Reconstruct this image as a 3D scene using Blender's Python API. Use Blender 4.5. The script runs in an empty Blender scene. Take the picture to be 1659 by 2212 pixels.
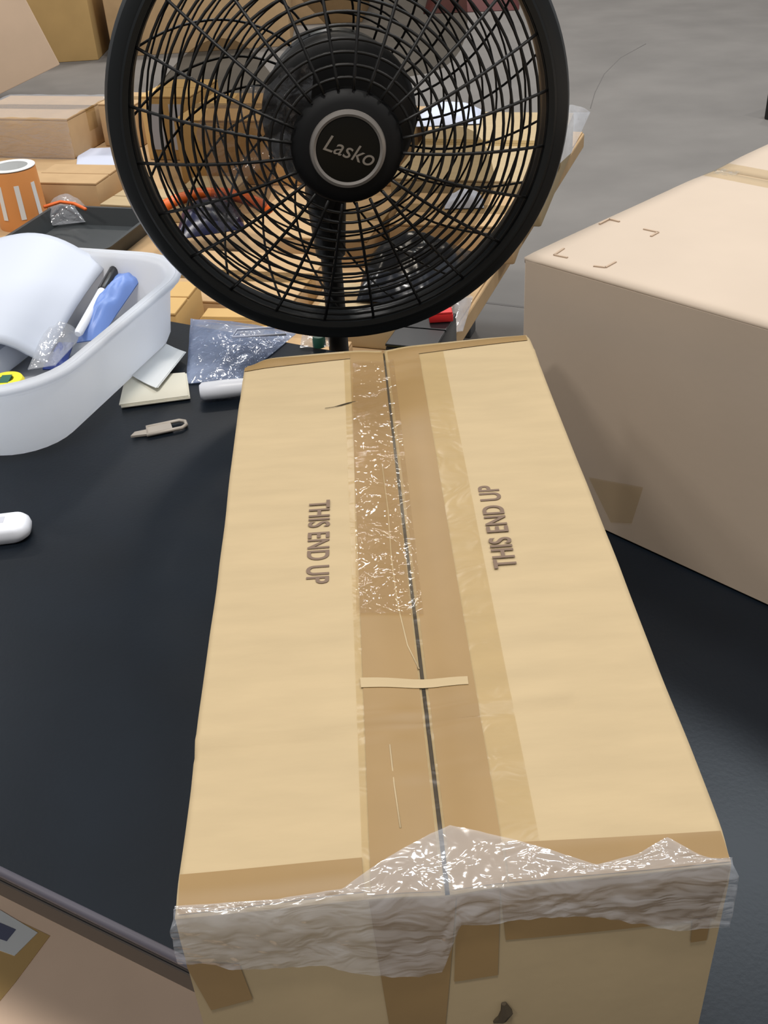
import bpy, bmesh, math, random
from mathutils import Vector, Matrix, noise
random.seed(7)
PI = math.pi
SC = bpy.context.scene
COL = SC.collection

# ------------------------------------------------------------------ camera
W, H = 1659.0, 2212.0
FPX = 2250.0                       # focal length in pixels
T = 0.75                           # table top above the floor
EYE = T + 0.60                     # lens height
PITCH = math.atan(1544.0 / FPX)    # looking down
_n = Vector((0.0656, 1.0)).normalized()
_cp, _sp = math.cos(PITCH), math.sin(PITCH)
# rows: world X, Y, Z axes written in camera coordinates (x right, y down, z forward)
RX = Vector((_n.y, -_n.x, 0.0))
RY = Vector((-_sp * _n.x, -_sp * _n.y, _cp))
RZ = Vector((-_cp * _n.x, -_cp * _n.y, -_sp))
cam_data = bpy.data.cameras.new('camera')
cam = bpy.data.objects.new('camera', cam_data)
COL.objects.link(cam)
m = Matrix.Identity(4)
for i, row in enumerate((RX, RY, RZ)):
    m[i][0], m[i][1], m[i][2] = row.x, -row.y, -row.z
m[2][3] = EYE
cam.matrix_world = m
cam_data.sensor_fit = 'VERTICAL'
cam_data.sensor_height = 36.0
cam_data.lens = FPX / H * 36.0
cam_data.clip_start = 0.02
cam_data.clip_end = 200
SC.camera = cam

# ------------------------------------------------------------------ world, lamps, exposure
world = bpy.data.worlds.new('world')
SC.world = world
world.use_nodes = True
bgn = world.node_tree.nodes['Background']
bgn.inputs[0].default_value = (0.93, 0.96, 1.0, 1)
bgn.inputs[1].default_value = 0.26


def high_bay_or_fill(x, y, z, power, sx=1.2, sy=0.6, col=(1.0, 0.955, 0.90)):
    l = bpy.data.lights.new('high_bay_or_fill_lamp', 'AREA')
    l.shape = 'RECTANGLE'
    l.size, l.size_y = sx, sy
    l.energy = power
    l.color = col
    o = bpy.data.objects.new('high_bay_or_fill_lamp', l)
    COL.objects.link(o)
    o.location = (x, y, z)
    return o


high_bay_or_fill(-0.3, -0.7, 6.8, 235)
high_bay_or_fill(0.0, 3.4, 6.8, 75)  # added fill, brightens the fronts of the far cartons
high_bay_or_fill(2.35, 3.8, 6.8, 170, 1.5, 0.9, (0.84, 0.93, 1.0))
high_bay_or_fill(-0.35, 9.0, 6.8, 230)
high_bay_or_fill(-6.2, 2.6, 6.8, 150)
high_bay_or_fill(4.5, 9.0, 6.8, 110)
high_bay_or_fill(-8.0, 9.0, 6.8, 200)
high_bay_or_fill(-4.0, -3.5, 6.8, 130)  # added camera-side fill, gives front light to distant things
high_bay_or_fill(5.2, 0.6, 6.8, 190)  # added fill from the right, brightens the side of the tub
SC.view_settings.view_transform = 'Standard'
SC.view_settings.look = 'None'
SC.view_settings.gamma = 1.0
SC.view_settings.use_curve_mapping = False
SC.view_settings.exposure = 0.0


# ------------------------------------------------------------------ placing helpers
def ray(x, y):
    v = Vector(((x - W / 2) / FPX, (y - H / 2) / FPX, 1.0))
    return Vector((RX.dot(v), RY.dot(v), RZ.dot(v)))


def at(x, y, z):
    """point of the horizontal plane at height z that stands at photo pixel x, y"""
    r = ray(x, y)
    t = (z - EYE) / r.z
    return Vector((t * r.x, t * r.y, z))


def plane_at(x, y, p0, nrm):
    r = ray(x, y)
    o = Vector((0, 0, EYE))
    t = (p0 - o).dot(nrm) / r.dot(nrm)
    return o + t * r


# ------------------------------------------------------------------ materials
def srgb(r, g, b):
    f = lambda c: (c / 255 / 12.92) if c <= 10.3 else ((c / 255 + 0.055) / 1.055) ** 2.4
    return (f(r), f(g), f(b), 1.0)


def mat(name, rgb, rough=0.6, metal=0.0, noise_amt=0.0, noise_scale=30.0, bump=0.0, bump_scale=200.0,
        spec=0.5, stretch=(1, 1, 1), alpha=1.0, coat=0.0):
    mt = bpy.data.materials.new(name)
    mt.use_nodes = True
    nt = mt.node_tree
    b = nt.nodes['Principled BSDF']
    b.inputs['Base Color'].default_value = srgb(*rgb)
    b.inputs['Roughness'].default_value = rough
    b.inputs['Metallic'].default_value = metal
    b.inputs['Specular IOR Level'].default_value = spec
    b.inputs['Alpha'].default_value = alpha
    b.inputs['Coat Weight'].default_value = coat
    if noise_amt or bump:
        tc = nt.nodes.new('ShaderNodeTexCoord')
        mp = nt.nodes.new('ShaderNodeMapping')
        mp.inputs['Scale'].default_value = stretch
        nt.links.new(tc.outputs['Object'], mp.inputs[0])
    if noise_amt:
        n = nt.nodes.new('ShaderNodeTexNoise')
        n.inputs['Scale'].default_value = noise_scale
        n.inputs['Detail'].default_value = 5
        nt.links.new(mp.outputs[0], n.inputs['Vector'])
        r = nt.nodes.new('ShaderNodeMapRange')
        r.inputs[1].default_value = 0.3
        r.inputs[2].default_value = 0.7
        r.inputs[3].default_value = 1 - noise_amt
        r.inputs[4].default_value = 1 + noise_amt
        nt.links.new(n.outputs[0], r.inputs[0])
        mx = nt.nodes.new('ShaderNodeMix')
        mx.data_type = 'RGBA'
        mx.blend_type = 'MULTIPLY'
        mx.inputs[0].default_value = 1
        mx.inputs[6].default_value = srgb(*rgb)
        nt.links.new(r.outputs[0], mx.inputs[7])
        nt.links.new(mx.outputs[2], b.inputs['Base Color'])
    if bump:
        n2 = nt.nodes.new('ShaderNodeTexNoise')
        n2.inputs['Scale'].default_value = bump_scale
        n2.inputs['Detail'].default_value = 3
        nt.links.new(mp.outputs[0], n2.inputs['Vector'])
        bp = nt.nodes.new('ShaderNodeBump')
        bp.inputs['Strength'].default_value = bump
        bp.inputs['Distance'].default_value = 0.002
        nt.links.new(n2.outputs[0], bp.inputs['Height'])
        nt.links.new(bp.outputs[0], b.inputs['Normal'])
    return mt


def film(name, tint=(255, 255, 255), veil=0.10, gloss=0.16, rough=0.08, bump=0.6, scale=60.0, veil_col=(225, 228, 235), stretch=(1, 1, 1)):
    """thin clear plastic: see-through, a little milky, glossy and crinkled"""
    mt = bpy.data.materials.new(name)
    mt.use_nodes = True
    nt = mt.node_tree
    nt.nodes.clear()
    out = nt.nodes.new('ShaderNodeOutputMaterial')
    tr = nt.nodes.new('ShaderNodeBsdfTransparent')
    tr.inputs[0].default_value = srgb(*tint)
    df = nt.nodes.new('ShaderNodeBsdfDiffuse')
    df.inputs[0].default_value = srgb(*veil_col)
    gl = nt.nodes.new('ShaderNodeBsdfGlossy')
    gl.inputs['Roughness'].default_value = rough
    tc = nt.nodes.new('ShaderNodeTexCoord')
    n = nt.nodes.new('ShaderNodeTexNoise')
    n.inputs['Scale'].default_value = scale
    n.inputs['Detail'].default_value = 2.5
    n.inputs['Distortion'].default_value = 1.2
    mp = nt.nodes.new('ShaderNodeMapping')
    mp.inputs['Scale'].default_value = stretch
    mp.inputs['Rotation'].default_value = (0, 0, 0.5 if stretch != (1, 1, 1) else 0)
    nt.links.new(tc.outputs['Object'], mp.inputs[0])
    nt.links.new(mp.outputs[0], n.inputs['Vector'])
    bp = nt.nodes.new('ShaderNodeBump')
    bp.inputs['Strength'].default_value = bump
    bp.inputs['Distance'].default_value = 0.01
    nt.links.new(n.outputs[0], bp.inputs['Height'])
    nt.links.new(bp.outputs[0], gl.inputs['Normal'])
    nt.links.new(bp.outputs[0], df.inputs['Normal'])
    m1 = nt.nodes.new('ShaderNodeMixShader')
    m1.inputs[0].default_value = veil
    nt.links.new(tr.outputs[0], m1.inputs[1])
    nt.links.new(df.outputs[0], m1.inputs[2])
    m2 = nt.nodes.new('ShaderNodeMixShader')
    m2.inputs[0].default_value = gloss
    nt.links.new(m1.outputs[0], m2.inputs[1])
    nt.links.new(gl.outputs[0], m2.inputs[2])
    nt.links.new(m2.outputs[0], out.inputs[0])
    return mt


M = {}
M['floor'] = mat('concrete', (117, 113, 109), 0.75, noise_amt=0.13, noise_scale=2.2, bump=0.08, bump_scale=60)
M['card'] = mat('kraft_cardboard', (175, 155, 121), 0.8, noise_amt=0.045, noise_scale=18, bump=0.05, bump_scale=120, stretch=(1, 4, 1), spec=0.25)
M['card_pink'] = mat('pinkish_cardboard', (190, 174, 157), 0.82, noise_amt=0.03, noise_scale=9, bump=0.03, bump_scale=150, spec=0.25)
M['card_low'] = mat('light_pinkish_cardboard', (238, 208, 182), 0.82, noise_amt=0.04, noise_scale=9, spec=0.2)
M['card_far'] = mat('pale_pink_cardboard', (222, 193, 165), 0.82, noise_amt=0.03, noise_scale=9, spec=0.2)
M['card_dull'] = mat('dull_cardboard', (184, 154, 116), 0.85, noise_amt=0.06, noise_scale=14, spec=0.2)
M['card_gold'] = mat('golden_cardboard', (196, 162, 108), 0.85, noise_amt=0.05, noise_scale=6, spec=0.2)
M['card_core'] = mat('cardboard_edge', (150, 122, 84), 0.9, noise_amt=0.1, noise_scale=200)
M['tape_brown'] = mat('brown_packing_tape', (142, 115, 75), 0.42, noise_amt=0.05, noise_scale=20, bump=0.08, bump_scale=40, spec=0.25)
M['tape_clear'] = film('clear_packing_tape', tint=(247, 243, 233), veil=0.03, gloss=0.02, rough=0.25, bump=0.12, scale=40, veil_col=(200, 185, 150))
M['film'] = film('stretch_wrap', veil=0.20, gloss=0.11, rough=0.12, bump=0.42, scale=30, stretch=(1.0, 1.6, 2.6))
M['film_glint'] = film('crinkled_tape_film', tint=(250, 245, 235), veil=0.04, gloss=0.06, rough=0.05, bump=0.62, scale=42, veil_col=(220, 212, 195))
M['film_dim'] = film('dusty_clear_film', tint=(225, 215, 205), veil=0.05, gloss=0.07, rough=0.07, bump=0.6, scale=38)
M['ink'] = mat('grey_print', (112, 92, 76), 0.8)
M['ink_dark'] = mat('dark_print', (60, 50, 34), 0.8)
M['ink_faint'] = mat('faint_print', (176, 154, 132), 0.8)
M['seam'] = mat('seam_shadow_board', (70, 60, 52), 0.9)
M['table'] = mat('black_table_laminate', (15, 22, 30), 0.38, noise_amt=0.2, noise_scale=7, bump=0.05, bump_scale=300, spec=0.24)
M['table_edge'] = mat('dark_brown_table_edge', (44, 37, 32), 0.6)
M['bevel'] = mat('worn_rim_painted_highlight', (74, 71, 80), 0.5)  # grey is the edge highlight put into the colour of the worn rim
M['steel'] = mat('grey_steel', (110, 112, 115), 0.4, metal=0.8)
M['fan_black'] = mat('black_fan_plastic', (19, 22, 24), 0.42, spec=0.45)
M['fan_wire'] = mat('black_grille_wire', (13, 12, 11), 0.45, spec=0.4)
M['fan_hub'] = mat('matte_black_hub', (11, 11, 12), 0.6, spec=0.3)
M['fan_badge'] = mat('gloss_black_badge', (5, 7, 7), 0.35, spec=0.25)
M['silver'] = mat('silver_trim', (150, 144, 138), 0.38, metal=0.55)
M['white'] = mat('white_plastic', (224, 227, 235), 0.4)
M['paper'] = mat('white_paper', (222, 224, 224), 0.75)
M['cream'] = mat('cream_card_stock', (216, 212, 196), 0.8)
M['foam'] = mat('white_foam_sheet', (198, 204, 217), 0.55)
M['blue'] = mat('blue_plastic', (112, 142, 208), 0.4)
M['navy'] = mat('navy_plastic', (48, 68, 142), 0.4)
M['navy_dark'] = mat('dark_navy_film', (22, 26, 56), 0.3, bump=0.8, bump_scale=25)
M['yellow'] = mat('yellow_plastic', (228, 212, 46), 0.35)
M['green'] = mat('dark_green_print', (38, 92, 74), 0.4)
M['black'] = mat('black_plastic', (20, 20, 22), 0.35)
M['tray'] = mat('charcoal_tray_plastic', (52, 56, 58), 0.5)
M['orange'] = mat('orange_tape', (226, 104, 34), 0.4)
M['roll'] = mat('amber_label_stock', (216, 146, 84), 0.45)
M['red'] = mat('red_plastic', (206, 40, 40), 0.4)
M['dark_red'] = mat('dark_red_fabric', (84, 30, 26), 0.6)
M['lime'] = mat('lime_plastic', (196, 206, 40), 0.4)
M['beige_metal'] = mat('dull_beige_metal', (170, 162, 152), 0.45, metal=0.2)
M['grey_inset'] = mat('grey_inset', (188, 190, 200), 0.5)
M['bag_blue'] = film('bluish_poly_bag', tint=(215, 225, 240), veil=0.46, gloss=0.14, rough=0.15, bump=0.45, scale=45, veil_col=(176, 190, 220))
M['bag_clear'] = film('clear_poly_bag', veil=0.22, gloss=0.12, rough=0.12, bump=0.5, scale=30)
M['bag_black'] = mat('black_poly_bag', (18, 21, 28), 0.22, bump=0.9, bump_scale=22)
M['label'] = mat('white_label', (196, 203, 222), 0.6)
M['label_blur'] = mat('grey_label_print', (92, 96, 120), 0.7)
M['blade_dim'] = None


def dimming_blade():
    mt = bpy.data.materials.new('dimming_clear_blade')
    mt.use_nodes = True
    nt = mt.node_tree
    nt.nodes.clear()
    out = nt.nodes.new('ShaderNodeOutputMaterial')
    tr = nt.nodes.new('ShaderNodeBsdfTransparent')
    tr.inputs[0].default_value = (0.50, 0.47, 0.42, 1)
    pr = nt.nodes.new('ShaderNodeBsdfPrincipled')
    pr.inputs['Base Color'].default_value = srgb(26, 26, 26)
    pr.inputs['Roughness'].default_value = 0.3
    mx = nt.nodes.new('ShaderNodeMixShader')
    mx.inputs[0].default_value = 0.16
    nt.links.new(tr.outputs[0], mx.inputs[1])
    nt.links.new(pr.outputs[0], mx.inputs[2])
    nt.links.new(mx.outputs[0], out.inputs[0])
    return mt


M['blade_dim'] = dimming_blade()


def translucent_plastic(name, rgb, rough, part):
    mt = mat(name, rgb, rough)
    nt = mt.node_tree
    out = [n for n in nt.nodes if n.type == 'OUTPUT_MATERIAL'][0]
    tl = nt.nodes.new('ShaderNodeBsdfTranslucent')
    tl.inputs[0].default_value = srgb(*rgb)
    mx = nt.nodes.new('ShaderNodeMixShader')
    mx.inputs[0].default_value = part
    nt.links.new(nt.nodes['Principled BSDF'].outputs[0], mx.inputs[1])
    nt.links.new(tl.outputs[0], mx.inputs[2])
    nt.links.new(mx.outputs[0], out.inputs[0])
    return mt


M['tub'] = translucent_plastic('white_tub_plastic', (244, 247, 252), 0.38, 0.6)


# ------------------------------------------------------------------ mesh helpers
class MB:
    def __init__(s):
        s.bm = bmesh.new()

    def box(s, c, size, rot=None, bevel=0.0, seg=2):
        ret = bmesh.ops.create_cube(s.bm, size=1.0)
        vs = ret['verts']
        for v in vs:
            v.co = Vector((v.co.x * size[0], v.co.y * size[1], v.co.z * size[2]))
        if bevel:
            es = list({e for v in vs for e in v.link_edges})
            r = bmesh.ops.bevel(s.bm, geom=es, offset=bevel, segments=seg, affect='EDGES', profile=0.5)
            vs = list({v for f in r['faces'] for v in f.verts} | {v for v in vs if v.is_valid})
        mt = Matrix.Translation(Vector(c))
        if rot is not None:
            mt = mt @ rot.to_4x4()
        for v in vs:
            v.co = mt @ v.co
        return s

    def tube(s, pts, r, n=8, closed=False, caps=True):
        pts = [Vector(p) for p in pts]
        N = len(pts)
        rs = r if isinstance(r, (list, tuple)) else [r] * N
        rings = []
        up = None
        for i, p in enumerate(pts):
            if closed:
                d = pts[(i + 1) % N] - pts[i - 1]
            else:
                d = pts[min(i + 1, N - 1)] - pts[max(i - 1, 0)]
            d.normalize()
            if up is None:
                up = Vector((0, 0, 1)) if abs(d.z) < 0.9 else Vector((1, 0, 0))
            a = d.cross(up)
            if a.length < 1e-6:
                a = d.orthogonal()
            a.normalize()
            b = a.cross(d).normalized()
            up = b
            rings.append([s.bm.verts.new(p + rs[i] * (math.cos(2 * PI * k / n) * a + math.sin(2 * PI * k / n) * b)) for k in range(n)])
        for i in range(N if closed else N - 1):
            A, B = rings[i], rings[(i + 1) % N]
            for k in range(n):
                s.bm.faces.new((A[k], A[(k + 1) % n], B[(k + 1) % n], B[k]))
        if caps and not closed:
            s.bm.faces.new(rings[0][::-1])
            s.bm.faces.new(rings[-1])
        return s

    def lathe(s, prof, n=48, closed=False):
        """profile of (r, z) turned about z"""
        rings = []
        for r, z in prof:
            if r < 1e-6:
                rings.append([s.bm.verts.new((0, 0, z))])
            else:
                rings.append([s.bm.verts.new((r * math.cos(2 * PI * k / n), r * math.sin(2 * PI * k / n), z)) for k in range(n)])
        L = len(rings)
        for i in range(L if closed else L - 1):
            A, B = rings[i], rings[(i + 1) % L]
            for k in range(n):
                k2 = (k + 1) % n
                if len(A) == 1 and len(B) == 1:
                    continue
                if len(A) == 1:
                    s.bm.faces.new((A[0], B[k2], B[k]))
                elif len(B) == 1:
                    s.bm.faces.new((A[k], A[k2], B[0]))
                else:
                    s.bm.faces.new((A[k], A[k2], B[k2], B[k]))
        return s

    def grid(s, nu, nv, fn, thick=0.0):
        """sheet of fn(u, v) in 0..1, doubled when thick"""
        V = [[s.bm.verts.new(fn(i / nu, j / nv)) for j in range(nv + 1)] for i in range(nu + 1)]
        fs = []
        for i in range(nu):
            for j in range(nv):
                fs.append(s.bm.faces.new((V[i][j], V[i + 1][j], V[i + 1][j + 1], V[i][j + 1])))
        if thick:
            s.bm.normal_update()
            bmesh.ops.solidify(s.bm, geom=fs, thickness=thick)
        return s

    def prism(s, poly, z0, z1):
        lo = [s.bm.verts.new((p[0], p[1], z0)) for p in poly]
        hi = [s.bm.verts.new((p[0], p[1], z1)) for p in poly]
        n = len(poly)
        s.bm.faces.new(lo[::-1])
        s.bm.faces.new(hi)
        for k in range(n):
            s.bm.faces.new((lo[k], lo[(k + 1) % n], hi[(k + 1) % n], hi[k]))
        return s

    def build(s, name, m, parent=None, smooth=None, inv=None, recalc=True):
        if inv is not None:
            bmesh.ops.transform(s.bm, matrix=inv, verts=s.bm.verts)
        if recalc:
            bmesh.ops.recalc_face_normals(s.bm, faces=s.bm.faces)
        me = bpy.data.meshes.new(name)
        s.bm.to_mesh(me)
        s.bm.free()
        me.materials.append(m)
        if smooth:
            me.shade_smooth() if smooth is True else me.set_sharp_from_angle(angle=math.radians(smooth))
            if smooth is not True:
                for p in me.polygons:
                    p.use_smooth = True
        o = bpy.data.objects.new(name, me)
        COL.objects.link(o)
        if parent is not None:
            o.parent = parent
        return o


def thing(name, label, cat, loc=(0, 0, 0), rotz=0.0, group=None, mw=None):
    o = bpy.data.objects.new(name, None)
    COL.objects.link(o)
    o.empty_display_size = 0.05
    if mw is not None:
        o.matrix_world = mw
    else:
        o.location = loc
        o.rotation_euler = (0, 0, rotz)
    o['label'] = label
    o['category'] = cat
    if group:
        o['group'] = group
    return o


def tag(o, label, cat, group=None):
    o['label'] = label
    o['category'] = cat
    if group:
        o['group'] = group
    return o


def text_mesh(body, size, name, m, parent, mw, xscale=1.0, shear=0.0, depth=0.0002, spacing=1.0, bold=0.0):
    cu = bpy.data.curves.new(name, 'FONT')
    cu.body = body
    cu.size = size
    cu.align_x = 'CENTER'
    cu.align_y = 'CENTER'
    cu.extrude = depth
    cu.shear = shear
    cu.offset = bold
    cu.space_character = spacing
    tmp = bpy.data.objects.new(name, cu)
    COL.objects.link(tmp)
    dg = bpy.context.evaluated_depsgraph_get()
    me = bpy.data.meshes.new_from_object(tmp.evaluated_get(dg))
    bpy.data.objects.remove(tmp)
    me.transform(Matrix.Diagonal((xscale, 1, 1, 1)))
    me.materials.clear()
    me.materials.append(m)
    o = bpy.data.objects.new(name, me)
    COL.objects.link(o)
    o.parent = parent
    o.matrix_local = mw
    return o


def rz(a):
    return Matrix.Rotation(a, 3, 'Z')


# ------------------------------------------------------------------ the setting: concrete floor
fl = MB()
fl.bm.verts.ensure_lookup_table()
fl.box((0, 7, -0.05), (40, 34, 0.1))
floor = fl.build('floor', M['floor'])
floor['kind'] = 'structure'
floor['label'] = 'grey concrete warehouse floor with a few joints and a crack'
M['joint'] = mat('floor_joint', (104, 100, 97), 0.8)
j = MB()
pa, pb = at(1000, 648, 0), at(1135, 664, 0)
d = (pb - pa).normalized()
q = Vector((-d.y, d.x, 0)) * 0.006
a0, b0 = pa - d * 3, pb + d * 5
j.prism([(a0 - q)[:2], (b0 - q)[:2], (b0 + q)[:2], (a0 + q)[:2]], -0.002, 0.0008)
o = j.build('floor_joint', M['joint'], floor)
crk = MB()
cpts = [at(x, y, 0.0) for x, y in ((1395, 95), (1340, 125), (1305, 160), (1285, 200), (1275, 235))]
crk.tube([p - Vector((0, 0, 0.0012)) for p in cpts], 0.003, 5)
o = crk.build('floor_crack', M['joint'], floor, smooth=True)


# ------------------------------------------------------------------ black work table
def ground_dir(a):
    return Vector((math.cos(a), math.sin(a), 0))


TD = Vector((0.871, -0.491, 0))      # along the table's front edge
TN = Vector((0.491, 0.871, 0))       # towards its back
tb = thing('work_table', 'black laminate work table under the boxes, tub and papers', 'table',
           (TD * -0.25 + TN * 0.67), math.atan2(TD.y, TD.x))
tl, tw = 2.5, 0.81                   # table local frame: x along, y back
TOPH = 0.030
mb = MB()
mb.box((0, 0, T - TOPH / 2 - 0.0005), (tl, tw, TOPH - 0.001), bevel=0.005, seg=3)
mb.build('tabletop', M['table'], tb, smooth=40)
mb = MB()
mb.box((0, -tw / 2 - 0.0006, T - TOPH / 2 - 0.003), (tl - 0.012, 0.0012, TOPH - 0.012))
mb.build('edge_band', M['table_edge'], tb)['label'] = 'dark brown edge band'
mb = MB()
mb.tube([(-tl / 2 + 0.01, -tw / 2 + 0.0035, T - 0.0037), (tl / 2 - 0.01, -tw / 2 + 0.0035, T - 0.0037)], 0.0036, 10)
mb.build('worn_lit_rim', M['bevel'], tb, smooth=True)['label'] = 'worn front rim, highlight painted grey'
for sx in (-1, 1):
    for sy in (-1, 1):
        mb = MB()
        mb.tube([(sx * (tl / 2 - 0.12), sy * (tw / 2 - 0.08), 0), (sx * (tl / 2 - 0.12), sy * (tw / 2 - 0.08), T - TOPH)], 0.015, 10)
        mb.build('leg', M['steel'], tb, smooth=40)
    mb = MB()
    mb.tube([(sx * (tl / 2 - 0.12), -(tw / 2 - 0.08), 0.2), (sx * (tl / 2 - 0.12), (tw / 2 - 0.08), 0.2)], 0.01, 8)
    mb.build('stretcher', M['steel'], tb, smooth=40)

# ------------------------------------------------------------------ low bench behind, loaded with parcels
B = T - 0.20
BD = Vector((0.955, -0.296, 0))
BN = Vector((0.296, 0.955, 0))
bl, bw = 2.4, 1.72
r0 = Vector((0.115, 1.37, 0))        # corner from which parcels are set out
SD = Vector((0.934, -0.358, 0))
SN = Vector((0.358, 0.934, 0))
r1 = Vector((0.012, 1.365, 0))       # the bench's near right corner
bc = r1 - SD * bl / 2 + SN * bw / 2
bench = thing('packing_bench', 'low packing bench behind the fan, covered with cardboard and parcels', 'bench',
              (bc.x, bc.y, 0), math.atan2(SD.y, SD.x))
mb = MB()
mb.box((0, 0, B - 0.024), (bl, bw, 0.04), bevel=0.004)
mb.build('bench_top', M['card_dull'], bench)
mb = MB()
mb.box((0, 0, B - 0.002), (bl - 0.01, bw - 0.01, 0.004))
mb.build('cardboard_sheet', M['card_dull'], bench)['label'] = 'flat cardboard sheet covering the top'
for sx in (-1, 1):
    for sy in (-1, 1):
        mb = MB()
        mb.box((sx * (bl / 2 - 0.30), sy * (bw / 2 - 0.2), (B - 0.044) / 2), (0.06, 0.06, B - 0.044), bevel=0.004)
        mb.build('leg', M['steel'], bench)


# ------------------------------------------------------------------ generic taped carton
def carton(label, c, size, rot=0.0, m='card_dull', tape='tape_brown', name='cardboard_box', tilt=None, seam_axis='x', group=None, gap=0.003):
    """c = centre of the base; body with two flaps that meet at a seam and a strip of tape"""
    sx, sy, sz = size
    t = thing(name, label, 'box', c, rot, group)
    if tilt is not None:
        t.rotation_euler = (tilt[0], tilt[1], rot)
    th = 0.004
    mb = MB()
    mb.box((0, 0, (sz - th) / 2), (sx, sy, sz - th), bevel=min(0.006, sz * 0.1), seg=2)
    mb.build('body', M[m], t, smooth=40)
    for s_ in (-1, 1):
        mb = MB()
        if seam_axis == 'x':
            w = sy / 2 - gap / 2
            mb.box((0, s_ * (w / 2 + gap / 2), sz - th / 2 - 0.0005), (sx - 0.002, w - 0.001, th + 0.001), bevel=0.0015)
        else:
            w = sx / 2 - gap / 2
            mb.box((s_ * (w / 2 + gap / 2), 0, sz - th / 2 - 0.0005), (w - 0.001, sy - 0.002, th + 0.001), bevel=0.0015)
        mb.build('flap', M[m], t)
    if tape:
        mb = MB()
        tw_ = min(0.05, 0.3 * min(sx, sy))
        if seam_axis == 'x':
            mb.box((0, 0, sz + 0.0003), (sx, tw_, 0.0006))
            for s_ in (-1, 1):
                mb.box((s_ * (sx / 2 + 0.0003), 0, sz - 0.03), (0.0006, tw_, 0.06))
        else:
            mb.box((0, 0, sz + 0.0003), (tw_, sy, 0.0006))
            for s_ in (-1, 1):
                mb.box((0, s_ * (sy / 2 + 0.0003), sz - 0.03), (tw_, 0.0006, 0.06))
        mb.build('tape', M[tape], t)
    return t


# ------------------------------------------------------------------ foreground carton
HB = 0.21
ZT = T + HB
fl_, fr_, bl_, br_ = at(375, 1972, ZT), at(1583, 1852, ZT), at(531, 768, ZT), at(1138, 714, ZT)
fgc = (fl_ + fr_ + bl_ + br_) / 4
fg = thing('cardboard_box', 'long taped kraft carton in the foreground printed THIS END UP', 'box', (fgc.x, fgc.y, T))
INV = Matrix.Translation((-fgc.x, -fgc.y, -T))


def S(u, v):
    """carton top: u left to right, v front to back"""
    p = fl_ * (1 - u) * (1 - v) + fr_ * u * (1 - v) + bl_ * (1 - u) * v + br_ * u * v
    return p


def uv_of(x, y):
    p = at(x, y, ZT)
    u, v = 0.5, 0.5
    for _ in range(25):
        e = p - S(u, v)
        du = S(u + 1e-3, v) - S(u, v)
        dv = S(u, v + 1e-3) - S(u, v)
        det = du.x * dv.y - du.y * dv.x
        u += (e.x * dv.y - e.y * dv.x) / det * 1e-3
        v += (du.x * e.y - du.y * e.x) / det * 1e-3
    return u, v


def g(x, c, w):
    return math.exp(-((x - c) / w) ** 2)


SEAM = 0.483


def seam_u(v):
    return 0.485 - 0.002 * v


def zoff(u, v):
    z = 0.0
    # crushed rounded corners and edges
    z -= 0.006 * g(u, 0, 0.05) * g(v, 1, 0.04)
    z -= 0.004 * g(v, 1, 0.02)
    z -= 0.004 * g(v, 0, 0.018)
    # cross creases
    cv = 0.172 + 0.022 * u
    if u < 0.8:
        z += 0.0016 * g(v, cv + 0.008, 0.008) - 0.0016 * g(v, cv - 0.006, 0.006)
    z += 0.0008 * g(v, 0.108 + 0.02 * u, 0.005) * (1 if 0.25 < u < 0.75 else 0)
    z += 0.0010 * g(v, 0.905 + 0.02 * u, 0.008) - 0.0008 * g(v, 0.86 + 0.02 * u, 0.01)
    # the flaps dip to the seam a little
    z -= 0.0022 * g(u, SEAM, 0.06)
    z += 0.0008 * noise.noise(Vector((u * 3, v * 6, 1.7)))
    return z


def top_pt(u, v, dz=0.0):
    p = S(u, v)
    wob = 0.0010 * noise.noise(Vector((0.3, v * 9, 4.0))) * (1 if u < 0.5 else 0.7)
    if u < 0.02 or u > 0.98:
        p.x += wob
    p.z = ZT + zoff(u, v) + dz
    return p


TH = 0.004
for side in (0, 1):
    mb = MB()

    def fn(a, b, side=side):
        v = b
        us = seam_u(v)
        gp = 0.0042
        u = a * (us - gp) if side == 0 else (us + gp) + a * (1 - us - gp)
        return top_pt(u, v, -0.0002)
    mb.grid(40, 110, fn, thick=0.0)
    o = mb.build('flap', M['card'], fg, smooth=50, inv=INV, recalc=True)
    sol = o.modifiers.new('thickness', 'SOLIDIFY')
    sol.thickness = TH
    sol.offset = -1 if o.data.polygons[0].normal.z > 0 else 1


def front_pt(u, w, out=0.0):
    """front face: w 0 at the table, 1 at the top edge"""
    p = S(u, 0.0)
    z = T + (HB - TH * 0.8) * w
    bulge = 0.006 * math.sin(PI * w) * math.sin(PI * u)
    p.y -= bulge + out + 0.0012 * min(1.0, (1.0 - w) * 16)
    p.z = T + (HB - 0.0006 + zoff(u, 0)) * w
    return p


def side_pt(u, v, w):
    p = S(u, v)
    return Vector((p.x, p.y, T + (HB - TH * 0.7 + zoff(u, v)) * w))


mb = MB()
mb.grid(30, 16, lambda a, b: front_pt(a, b))
mb.grid(60, 4, lambda a, b: side_pt(0, a, b))
mb.grid(60, 4, lambda a, b: side_pt(1, a, b))
mb.grid(60, 4, lambda a, b: side_pt(a, 1, b))
mb.grid(6, 6, lambda a, b: side_pt(a, b, 0))
bmesh.ops.remove_doubles(mb.bm, verts=mb.bm.verts, dist=0.0004)
mb.build('body', M['card'], fg, smooth=40, inv=INV)
# inner (minor) flaps, coloured dark for the shade in the seam
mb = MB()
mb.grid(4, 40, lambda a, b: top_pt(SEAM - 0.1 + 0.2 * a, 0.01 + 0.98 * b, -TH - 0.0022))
mb.build('inner_flap', M['seam'], fg, inv=INV)['label'] = 'inner flap in the seam, painted dark as shade'


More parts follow.
